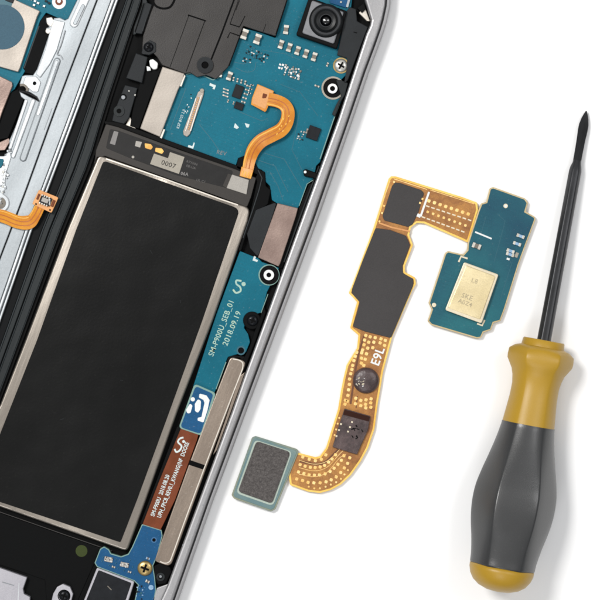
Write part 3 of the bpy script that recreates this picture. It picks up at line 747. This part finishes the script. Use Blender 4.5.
text('printed_text', 'UPH_FPCB_REV0.1_KWANG(NF  DOOSE', (173.3, 480), 4.4, -69.2, 19.05, 'white_ink', cf, .74, bold=.12)
mb = MB(); mb.ribbon([(183.5, 437.5), (180, 438.5), (178, 442), (181.5, 446), (180, 450), (176.5, 452), (174.5, 449)], 1.7, 19, 19.2, 'white_ink')
mb.disc((183.6, 441.5), 1.4, 19, 19.2, 'white_ink'); mb.build('printed_logo', cf)
lf = [(142, 524), (161.5, 530), (162.5, 536), (157, 557), (153, 566), (155, 578), (156, 590), (148, 640), (126, 640), (138, 585), (134, 581), (97, 567), (94.5, 563), (100, 549), (104, 546.5), (109, 549.5), (111, 553.5), (121, 556.5), (128, 554), (132, 547)]
b3 = one('circuit_board', ph, lf, 11, 19, 'pcb_edge', 1.5, .3)
lfc = (133, 562)
one('solder_mask', b3, inset(lf, .9), 19, 19.3, 'pcb_blue', 1.5, .1)
MB().ring((154, 540), 1.8, 2.9, 19.3, 19.6, 'pcb_blue_trace').disc((154, 540), 1.8, 19.3, 19.5, 'groove').build('board_hole', b3)
MB().box((108.5, 559.5), 8.5, 5, 19.3, 20.8, 'label_grey', 12, .3, .3).build('chip', b3)
MB().box((124.5, 564.8), 8.5, 4.6, 19.3, 20.8, 'label_grey', 12, .3, .3).build('chip', b3)
cluster(b3, (108.5, 559.5), 10, 8, 4, 12, 20.75, s=(.6, 1.2), mats=('chip_black', 'white_part'), ht=.3)
cluster(b3, (124.5, 564.8), 10, 8, 4, 12, 20.75, s=(.6, 1.2), mats=('chip_black', 'white_part'), ht=.3)
for p in ((113.5, 567), (129.5, 572)): smd(b3, p, 1.8, 3.4, 108, 19.3, 1.6)
for p in ((103, 557), (102, 561), (109, 565), (118, 568), (116, 559.5), (116, 563), (124, 570.5), (134, 574), (132.5, 567), (130, 560)): smd(b3, p, 1.0, 2.2, 20, 19.3, .8, caps='pcb_blue_trace', body='pcb_dark')
smd(b3, (147.5, 581.5), 2.8, 4, 115, 19.3, 1.8); MB().disc((151, 587.5), 2.6, 19.3, 20.2, 'blue_white', .4).build('solder_pad', b3)
smd(b3, (148, 558.5), 2.4, 4, 110, 19.3, 1.2, caps='blue_white')
cluster(b3, (140, 592), 14, 8, 14, 20, 19.3, s=(1, 2), mats=('pcb_blue_trace', 'pcb_dark', 'blue_white', 'chip_black'), ht=.8)
screw((144.8, 568.5), 7.6, 20, 'screw_gold', ph, 20)
# bottom-right socket
sc = MB().prism([(154, 566), (160, 563), (170, 567), (172, 572), (166, 584), (158, 585), (153, 577)], 9, 18, 'interior_black', 2, 1).build('socket', ph)
MB().ring((160.5, 577), 2.2, 4.2, 17.8, 19, 'hinge_slate').disc((160.5, 576.6), 1.4, 18, 18.6, 'silver_shade', .4).build('pin', sc)
# bottom module
vm = one('vibration_motor', ph, [(97, 567.5), (134.5, 581.5), (110, 660), (66, 645)], 9, 21, 'silver_pinkish', 2, .9)
one('motor_face', vm, [(98.5, 570), (131.5, 583), (107, 655), (70, 640)], 21, 21.4, 'chip_black', 1.5, .2)
MB().ribbon([(107.5, 586), (111.5, 590)], .9, 21.4, 21.5, 'cap_body', False).build('scratch', vm)
# bottom left
one('bottom_plate', ph, [(-60, 548), (0, 568), (27, 577.5), (23, 589), (24, 594), (30, 597), (28, 640), (-60, 640)], 9, 17, 'silver_pinkish', .8, .8)
MB().ribbon([(2, 582), (14, 585.5)], .9, 17, 17.25, 'silver_shade', False).build('pressed_groove', ph)
MB().ribbon([(19, 583), (17.5, 612)], .7, 17, 17.25, 'silver_bright', False).build('pressed_groove', ph)
MB().prism([(51, 603), (53, 594), (57, 587), (63, 584), (70, 587), (73, 594), (71, 602), (60, 640), (40, 640)], 9, 17, 'silver_pinkish', 2, .8).build('bracket_lug', ph)
screw((64, 596), 5.4, 16.6, 'screw_black', ph, 20)
MB().ring((64, 596), 5.4, 6.4, 16.9, 17.3, 'groove').build('screw_hole', ph)
MB().disc((81.5, 551), 6, 9, 10.4, 'moss_dot', .3).disc((66.5, 549.5), 1.4, 9, 10, 'moss_dot').build('adhesive_dot', ph)
MB().prism([(0, 513), (60, 534), (118, 554), (100, 552), (93, 566), (60, 640), (50, 640), (45, 580), (28, 574), (0, 565), (-60, 545), (-60, 490)], 9, 10.2, 'interior_black', 1, .3).build('graphite_sheet', ph)
MB().ribbon([(0, 512), (60, 533), (112, 551)], .7, 9, 12, 'cover_grey', False).build('battery_tray', ph)

# ---------------- left orange flex
f2 = MB()
f2.ribbon([(-20, 212, 2), (2, 216, 1), (18, 222, .2), (29, 222, .2), (35, 216, 1), (42, 202, 1.6)], [12, 12.5, 13, 14, 11, 10], 20.5, 21.8, 'orange_flex', True)
f2.prism([(39, 189.5), (58.5, 197.5), (51.5, 213), (32, 204)], 21.8, 24, 'copper_pad', 1.6, .3)
f2o = f2.build('ribbon_cable', ph)
mb = MB(); p2 = [(-20, 212, 2), (2, 216, 1), (18, 222, .2), (29, 222, .2), (35, 216, 1), (40, 206, 1.6)]
mb.ribbon(shift(p2, 3), .9, 21.7, 21.95, 'orange_trace', True); mb.ribbon(shift(p2, -1), .9, 21.7, 21.95, 'orange_trace', True); mb.ribbon(shift(p2, -4.6), .8, 21.7, 21.95, 'orange_shine', True)  # the last strip is painted shine, not a conductor
mb.disc((38, 208), 1.1, 22.9, 23.3, 'orange_trace', 0, 12); mb.build('copper_trace', f2o)
mb = MB(); mb.box((45.5, 200.5), 11.5, 8.5, 24, 25.6, 'chip_black', 22, .4, .3); mb.box((45, 200.3), 7, 4.6, 25.6, 26.4, 'label_grey', 22, .3, .3)
for i in range(4):
    t = i*2.5; mb.box((42.2 + t*.93, 195 + t*.37), 1.3, 1.5, 25.5, 26.6, 'tin', 22); mb.box((39.6 + t*.93, 202.8 + t*.37), 1.3, 1.5, 25.5, 26.6, 'tin', 22)
mb.box((53, 203.3), 2.6, 7, 24, 25.6, 'copper_flex', 22, .3, .3); mb.box((38.2, 196.6), 2, 6, 24, 25.2, 'copper_flex', 22, .3, .3)
mb.box((36, 204), 1.6, 1.6, 24, 24.4, 'groove', 22); mb.box((50, 210), 1.6, 1.6, 24, 24.4, 'groove', 22)
for i in range(5): mb.box((49.6 + i*.0, 199.6 + i*1.3), 1.4, .6, 26, 26.5, 'white_part', 22)
mb.build('connector', f2o)

# ================================================================== LOOSE FLEX ASSEMBLY
fx = thing('sensor_flex_cable', W(400, 330, 0),
           'loose gold ribbon cable with teal board and dark connector pad lying beside the phone', 'flex cable')
rib = [(388.5, 179), (391, 176.2), (396, 176.5), (430, 187), (462, 197), (477, 202.5), (478, 210), (468, 243), (463, 240.5), (424, 223.5), (417, 223), (411, 227.5), (409.2, 235), (413, 245), (410, 253), (405, 266), (405, 272), (415, 277.5), (416, 284),
       (412.5, 290), (392.5, 336), (383, 372), (380.5, 388), (378, 402), (374.5, 429), (368, 448), (361, 461), (351, 475), (341, 484.5), (331, 490), (320, 493), (308, 491.5), (290, 485), (288, 470), (296, 452),
       (315, 457), (320, 456), (326, 447.5), (333, 425), (338, 409), (341, 390), (343.5, 378), (346.5, 365), (357, 348), (358.3, 335), (350, 328), (354, 313), (357, 302), (352, 296.5), (348.5, 293), (351, 288), (372, 232), (374, 226)]
rr = [2]*len(rib)
rb = one('ribbon', fx, rib, 1.2, 3.4, 'flex_edge', 2, .5)
one('ribbon_core', rb, inset(rib, 2.0), 3.3, 3.7, 'flex_brown', 1.2, 0)
s1 = [(392, 186), (395, 182.5), (400, 183), (421, 190), (424, 193), (418.5, 212), (412.5, 224.5), (408, 227), (384, 220.5), (382.5, 216)]
one('stiffener', rb, s1, 3.7, 4.6, 'stiffener', 3, .4)
s2 = [(375.5, 228), (390, 230), (406, 235.8), (410, 245), (408, 251), (402.5, 266), (403, 273), (408, 276), (413.5, 279), (413, 286), (391, 338), (365, 331.5), (352.5, 326.5), (356.5, 314), (359.5, 302), (351.5, 293), (352, 289), (362, 262)]
one('stiffener', rb, s2, 3.7, 4.8, 'stiffener', 2.4, .4)
MB().ribbon([(379, 223), (392, 227.5), (410, 231.5)], 1.6, 3.6, 4.4, 'copper_pad', False).build('fold_line', rb)
# rows of gold dots
def dots(mb, a, b, n, r=1.75, z=3.7, jit=0):
    for i in range(n):
        t = (i+.5)/n; mb.box((a[0]+(b[0]-a[0])*t + random.uniform(-jit, jit), a[1]+(b[1]-a[1])*t + random.uniform(-jit, jit)), r*1.9, r*1.9, z-.1, z+.45, 'gold_dot', 20, r*.7, .2)
dm = MB()
dots(dm, (426, 200), (471, 215), 8); dots(dm, (425, 211), (468, 226.5), 8, 1.35); 
for a, b in (((425, 205.5), (472, 221)), ((421, 216.5), (465, 232.5))):
    for i in range(9):
        t = (i+.5)/9; dm.box((a[0]+(b[0]-a[0])*t, a[1]+(b[1]-a[1])*t), 3.6, 1.3, 3.6, 3.9, 'can_rim', 19)
for a, b, n in (((371, 334), (363, 368), 6), ((376, 335), (372, 350), 3), ((381.5, 337), (380, 345), 2), ((386, 338), (384, 348), 2), ((366.5, 333), (362, 352), 4),
                ((357, 350), (350, 376), 6), ((350, 376), (347, 404), 5), ((362, 350), (361, 366), 3)):
    dots(dm, a, b, n, 1.7, jit=.3)
for a, b, n in (((356, 396), (355.5, 406), 2), ((361, 398), (361, 408), 2), ((366, 398), (365.5, 410), 3), ((371, 397), (370.5, 409), 3), ((346, 398), (344.5, 406), 2)):
    dots(dm, a, b, n, 1.7, jit=.3)
def arc(n0, pts, r=1.65):
    Q = catmull([Vector(p) for p in pts], 10); Ln = [0]
    for i in range(1, len(Q)): Ln.append(Ln[-1] + (Q[i]-Q[i-1]).length)
    for k in range(n0):
        s_ = (k+.5)/n0*Ln[-1]
        for i in range(1, len(Q)):
            if Ln[i] >= s_:
                t = (s_-Ln[i-1])/max(1e-6, Ln[i]-Ln[i-1]); q = Q[i-1].lerp(Q[i], t); break
        dm.box((q.x + random.uniform(-.3, .3), q.y + random.uniform(-.3, .3)), r*1.9, r*1.9, 3.6, 4.15, 'gold_dot', 20, r*.7, .2)
arc(5, [(300, 456), (313, 460.5), (322, 459), (328, 452)]); arc(9, [(298, 464), (313, 467.5), (326, 464.5), (337, 453)]); arc(11, [(296, 471), (312, 475), (329, 472), (342, 459), (345, 453)])
arc(12, [(294, 478), (312, 482.5), (331, 480), (346, 466), (351, 455)]); arc(9, [(306, 486.5), (320, 488), (338, 481), (350, 468)], 1.0)
dots(dm, (340, 415), (334, 438), 4, 1.0); 
dm.build('gold_pad', rb)
tm2 = MB()
for d in (0, 7.5, 14):
    tm2.ribbon([(299, 460+d), (314, 464+d*.9), (327, 461+d*.8), (339, 450+d*.6), (346, 440+d)], .5, 3.6, 3.8, 'gold_dot', True)
tm2.ribbon([(364, 336), (359, 352), (355, 372), (350.5, 404)], 2.0, 3.6, 3.78, 'trace_brown', False); tm2.ribbon([(357.5, 396), (356, 408)], 1.2, 3.6, 3.8, 'trace_brown', False); tm2.ribbon([(300, 461), (315, 464), (325, 462), (334, 454), (341, 447)], 2.6, 3.6, 3.76, 'trace_brown', True); tm2.ribbon([(430, 190), (474, 204)], .6, 3.6, 3.8, 'gold_dot', False)
tm2.ribbon([(390, 181), (378, 214)], .7, 3.6, 3.8, 'gold_dot', False); tm2.ribbon([(394, 179), (427, 189.5)], .7, 3.6, 3.8, 'gold_dot', False)
tm2.build('copper_trace', rb)
mb = MB(); mb.ribbon([(429, 192), (420.5, 216.5)], 2.0, 3.6, 4.3, 'white_part', False); mb.prism([(416, 213), (421, 214.5), (420, 218), (415.5, 216)], 3.7, 4.4, 'white_part', .3); mb.build('printed_bar', rb)
mb = MB()
for p in ((394, 182), (422.5, 199), (379.5, 221.5), (382, 213), (384, 206), (420, 203)): mb.box(p, 2, 2, 3.7, 4.9, 'gold_dot', 20, .5, .2)
mb.build('solder_joint', rb)
text('printed_text', 'E9L', (378, 356.5), 9.6, -70, 3.8, 'white_part', rb, .95, .3, .25)
# round dark cap
dc = MB().lathe((366, 380.5), [(0, 9), (6, 8.8), (10, 8.2), (12.4, 7), (13, 5.4), (13, 3.6)], 'chip_brown', 36).build('round_cap', fx)
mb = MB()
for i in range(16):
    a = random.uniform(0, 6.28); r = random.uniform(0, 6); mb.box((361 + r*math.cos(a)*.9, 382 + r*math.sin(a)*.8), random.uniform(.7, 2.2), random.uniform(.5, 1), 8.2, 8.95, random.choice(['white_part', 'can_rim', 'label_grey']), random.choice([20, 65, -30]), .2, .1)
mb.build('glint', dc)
qc = one('dark_chip', fx, [(344.5, 408.5), (370.5, 416), (368, 430), (357, 454.5), (332.5, 447), (338, 428)], 3.7, 7, 'chip_brown', 1.2, .6)
one('chip_stripe', qc, [(344.5, 409.5), (370, 416.5), (368.8, 421.5), (343, 414.5)], 7, 7.3, 'chip_stripe', .3)
mb = MB(); 
for p in ((352, 422), (350, 427), (348, 431.5), (341, 424), (339, 430), (336.5, 436)): mb.box(p, 1.8, 1.8, 7, 7.5, 'can_rim', 20, .6, .1)
for i in range(9): mb.box((357 + random.uniform(-5, 6), 432 + random.uniform(-7, 7)), random.uniform(1.5, 4), random.uniform(.6, 1.6), 7, 7.25, 'black', random.choice([20, 60, -20]), .2)
mb.build('solder_pad', qc)
# connector pad
pd = [(252, 437.5), (255.5, 436), (297, 449), (298.5, 452.5), (275.5, 509), (271.5, 511.5), (234, 498.5), (231.5, 495)]
pm = one('connector_pad', fx, pd, 0, 5, 'pad_rim', 2.2, .6)
one('pad_border', pm, inset(pd, 1.6), 5, 5.6, 'pad_teal_edge', 1.5, .3)
one('foam_border', pm, [(255, 439.5), (292.5, 451.5), (273, 506), (236, 493)], 5.6, 5.9, 'pad_pale', 5, .2)
one('foam_pad', pm, [(256.5, 441), (290.5, 452), (272, 503.5), (238, 491.5)], 5.6, 7.6, 'foam_dark', 4, .6)
# microphone board
bd = [(489.5, 188.5), (493, 187), (525, 198.5), (528, 203), (525.5, 211.5), (535, 217), (535.3, 220), (519, 264), (505, 309), (500.5, 321), (493.5, 323), (491, 330), (483.5, 332.5), (481, 338), (476.5, 338.5), (431, 325), (427.5, 321), (431.5, 309.5), (428.5, 303),
      (445, 253), (448, 251), (463, 254.5), (467, 250), (467.5, 243), (478, 211), (481, 203.5), (486, 202)]
mo = one('microphone_board', fx, bd, 0, 4.6, 'gold_edge', 1.4, .5)
one('solder_mask', mo, inset(bd, 1.4), 4.6, 5.0, 'pcb_green_blue', 0, .1)
cn = one('metal_can', mo, [(464, 262), (498.5, 274.5), (481.5, 323.5), (445, 310)], 5, 10.5, 'can_rim', 2, .7)
one('can_lid', cn, [(466, 265.2), (495.5, 276.3), (480, 319.5), (448, 307.8)], 10.5, 11.6, 'can_cream', 1.6, .7)
mb = MB(); mb.ribbon([(458.5, 262), (461, 256.5), (467.5, 258.6)], 1.8, 4.9, 5.6, 'can_rim', False); 
mb.ribbon([(477, 323.5), (482, 325.5), (484.5, 320)], 1.8, 4.9, 5.6, 'can_rim', False); mb.build('corner_mark', mo)
text('printed_text', 'L8', (474.5, 281), 5, 20, 11.65, 'can_mark', cn); 
text('printed_text', 'SKE', (467, 297), 5.2, 20, 11.65, 'can_mark', cn, 1, .12, .1)
text('printed_text', 'A0Z4', (465, 303), 4.6, 20, 11.65, 'can_mark', cn, 1, .12, .1)
MB().ring((505.5, 206), 1.2, 2.2, 5, 5.4, 'can_rim').disc((505.5, 206), 1.3, 5, 5.3, 'white_part').build('board_hole', mo)
MB().disc((434, 305), 2.2, 4.6, 5.6, 'can_rim', .4).build('solder_point', mo)
MB().ribbon([(475, 232), (491.5, 238.8)], 1.6, 4.9, 5.3, 'white_part', False).build('printed_bar', mo)
smd(mo, (476.5, 246), 5.2, 8.6, -70, 5, 2.4, body='cap_body')
for p in ((520.5, 236.2), (517, 243.8), (510.5, 251), (510, 254.5)): smd(mo, p, 3.4, 8, -70, 5, 2.4, body='blue_white', name='capacitor')
MB().box((516.5, 255), 3, 5, 5, 5.6, 'label_beige', 20).box((508, 259), 3, 2, 5, 5.6, 'white_part', 20).build('solder_pad', mo)
t3 = MB(); t3.ribbon([(497, 214), (505, 221), (500, 240), (494, 262)], .5, 4.9, 5.1, 'pcb_dark', False); t3.ribbon([(486, 216), (482, 230)], .5, 4.9, 5.1, 'pcb_dark', False); t3.ribbon([(512, 262), (500, 300)], .5, 4.9, 5.1, 'pcb_dark', False)
t3.build('copper_trace', mo)

# unseen blocks added under the boards, raised to cast contact shadows
one('added_support', pm, [(254, 450), (284, 461), (266, 500), (240, 492)], -2.2, 0, 'chip_black', 1)
one('added_support', mo, [(455, 262), (505, 280), (490, 320), (440, 308)], -2.2, 0, 'chip_black', 1)
one('added_support', mo, [(490, 195), (520, 206), (508, 240), (482, 230)], -2.2, 0, 'chip_black', 1)
one('added_support', rb, [(366, 290), (396, 296), (384, 326), (362, 318)], -1.0, 1.3, 'chip_black', 1)
fx.location.z += 2.2*S
ORG[fx.name] = fx.location.copy()

# ================================================================== SCREWDRIVER
sd = thing('screwdriver', W(520, 500, 0), 'precision screwdriver with yellow collar, black grip and dark steel shaft, tip pointing up the picture', 'screwdriver')
T = Vector((586.3, 111)); dv = Vector((-.1815, .9834))
def zax(s): return 5 + s*.098
SH = .38
def turn(name, prof, m, flat=None, n=48, sides=6, rot=0.):
    """prof: (s, r[, apothem]) along the axis; flats cut at the apothem"""
    mb = MB(); v = []; f = []
    for q in prof:
        s_, r = q[0], q[1]; ap = q[2] if len(q) > 2 else None
        c = T + dv*s_; z = zax(s_); nx = Vector((dv.y, -dv.x))
        for i in range(n):
            a = 2*math.pi*i/n
            rad = r
            if flat: rad = r * (1.0 if i % 2 else .8)
            if ap:
                w = math.pi/(sides); b = ((a + rot + w) % (2*w)) - w
                e = ap/math.cos(b)
                rad = -math.log(math.exp(-r*SH) + math.exp(-e*SH))/SH + .25/SH if r < 500 else e
            x = c + nx*(rad*math.sin(a)); v.append(W(x.x, x.y, z + rad*math.cos(a), z))
    k = len(prof)
    for j in range(k-1):
        for i in range(n):
            i2 = (i+1) % n; f.append((j*n+i, j*n+i2, (j+1)*n+i2, (j+1)*n+i))
    f.append(list(range(n))); f.append(list(reversed(range((k-1)*n, k*n))))
    mb.add(v, f, m, True)
    return mb.build(name, sd)
def spl(prof, sub=5): return [tuple(q) for q in catmull([Vector(p) for p in prof], sub)]
turn('blade', [(0, .6), (3, 1.9), (8, 3.6), (14, 4.8), (20, 4.9), (27, 4.5), (38, 4.2), (53, 4.1)], 'steel_dark', [0], n=4)
turn('shaft', [(50, 3.8), (53, 4.3), (57, 6.4, 6.3), (61, 7.2, 6.6), (150, 7.6, 6.8), (236, 8.2, 7.1)], 'steel_dark', n=48)
turn('collar', [(233, 19.5, 60), (234, 20.3, 60), (240, 21, 60), (242, 27, 40), (246, 34, 29.5), (252, 34.6, 29.8), (256, 34, 29.6), (262, 29, 29.4), (266, 26.5, 27.5), (272, 24.7, 26), (280, 23.4, 25), (292, 23.6, 25), (306, 24.8, 26.5), (319, 26, 28)], 'handle_yellow', n=192)
gp = spl([(319, 26.4, 28), (324, 27, 28), (340, 30.2, 29.6), (356, 34.5, 31.6), (372, 39.5, 34), (386, 43, 36), (398, 44, 36.6), (410, 43, 36.4), (424, 40, 35.4), (440, 36, 33.5), (454, 33.4, 32.5), (463, 32.6, 32.5)], 8)
turn('grip', [(318.5, 24.5, 26)] + gp + [(464.5, 31, 31)], 'handle_black', n=192)
turn('end_cap', [(463, 30, 40), (464.5, 32, 40), (468, 31.8, 40), (474, 30, 40), (480, 26, 40), (484.5, 20, 40), (487.5, 12, 40), (488.6, 4, 40), (488.8, .5, 40)], 'handle_yellow', n=64)

# ================================================================== camera, light, world
cam = bpy.data.cameras.new('camera'); co = bpy.data.objects.new('camera', cam); C.objects.link(co)
co.location = (0, 0, D*S); cam.sensor_width = 36; cam.angle = 2*math.atan(3/(D*S)); cam.clip_start = .1; cam.clip_end = 500
bpy.context.scene.camera = co

def area(name, loc, size, power, col=(1, 1, 1)):
    l = bpy.data.lights.new(name, 'AREA'); l.energy = power; l.size = size; l.color = col; l.shape = 'DISK'
    o = bpy.data.objects.new(name, l); C.objects.link(o); o.location = loc
    o.rotation_euler = (Vector((0, 0, 0)) - Vector(loc)).to_track_quat('-Z', 'Y').to_euler()
area('softbox', (-13.5, 11, 33.5), 10, 10200, (1, .985, .96))
area('softbox', (17, 8, 33), 11, 2600, (1, 1, 1))
area('softbox', (-5, -19, 33), 11, 2200, (.97, .98, 1))

w = bpy.data.worlds.new('World'); bpy.context.scene.world = w; w.use_nodes = True
nt = w.node_tree; bg = nt.nodes['Background']
tc = nt.nodes.new('ShaderNodeTexCoord'); sx = nt.nodes.new('ShaderNodeSeparateXYZ'); rp = nt.nodes.new('ShaderNodeValToRGB')
nt.links.new(tc.outputs['Generated'], sx.inputs[0]); nt.links.new(sx.outputs['Z'], rp.inputs['Fac'])
e = rp.color_ramp.elements; e[0].position = 0; e[0].color = (.10, .11, .12, 1); e[1].position = 1; e[1].color = (.62, .61, .60, 1)
k_ = e.new(.45); k_.color = (.20, .21, .22, 1); k_ = e.new(.72); k_.color = (.46, .46, .47, 1); k_ = e.new(.9); k_.color = (.56, .56, .56, 1)
nt.links.new(rp.outputs['Color'], bg.inputs['Color']); bg.inputs['Strength'].default_value = 1.0
sc_ = bpy.context.scene
sc_.cycles.filter_width = 1.9
sc_.view_settings.view_transform = 'Standard'; sc_.view_settings.look = 'None'; sc_.view_settings.exposure = 0; sc_.view_settings.gamma = 1
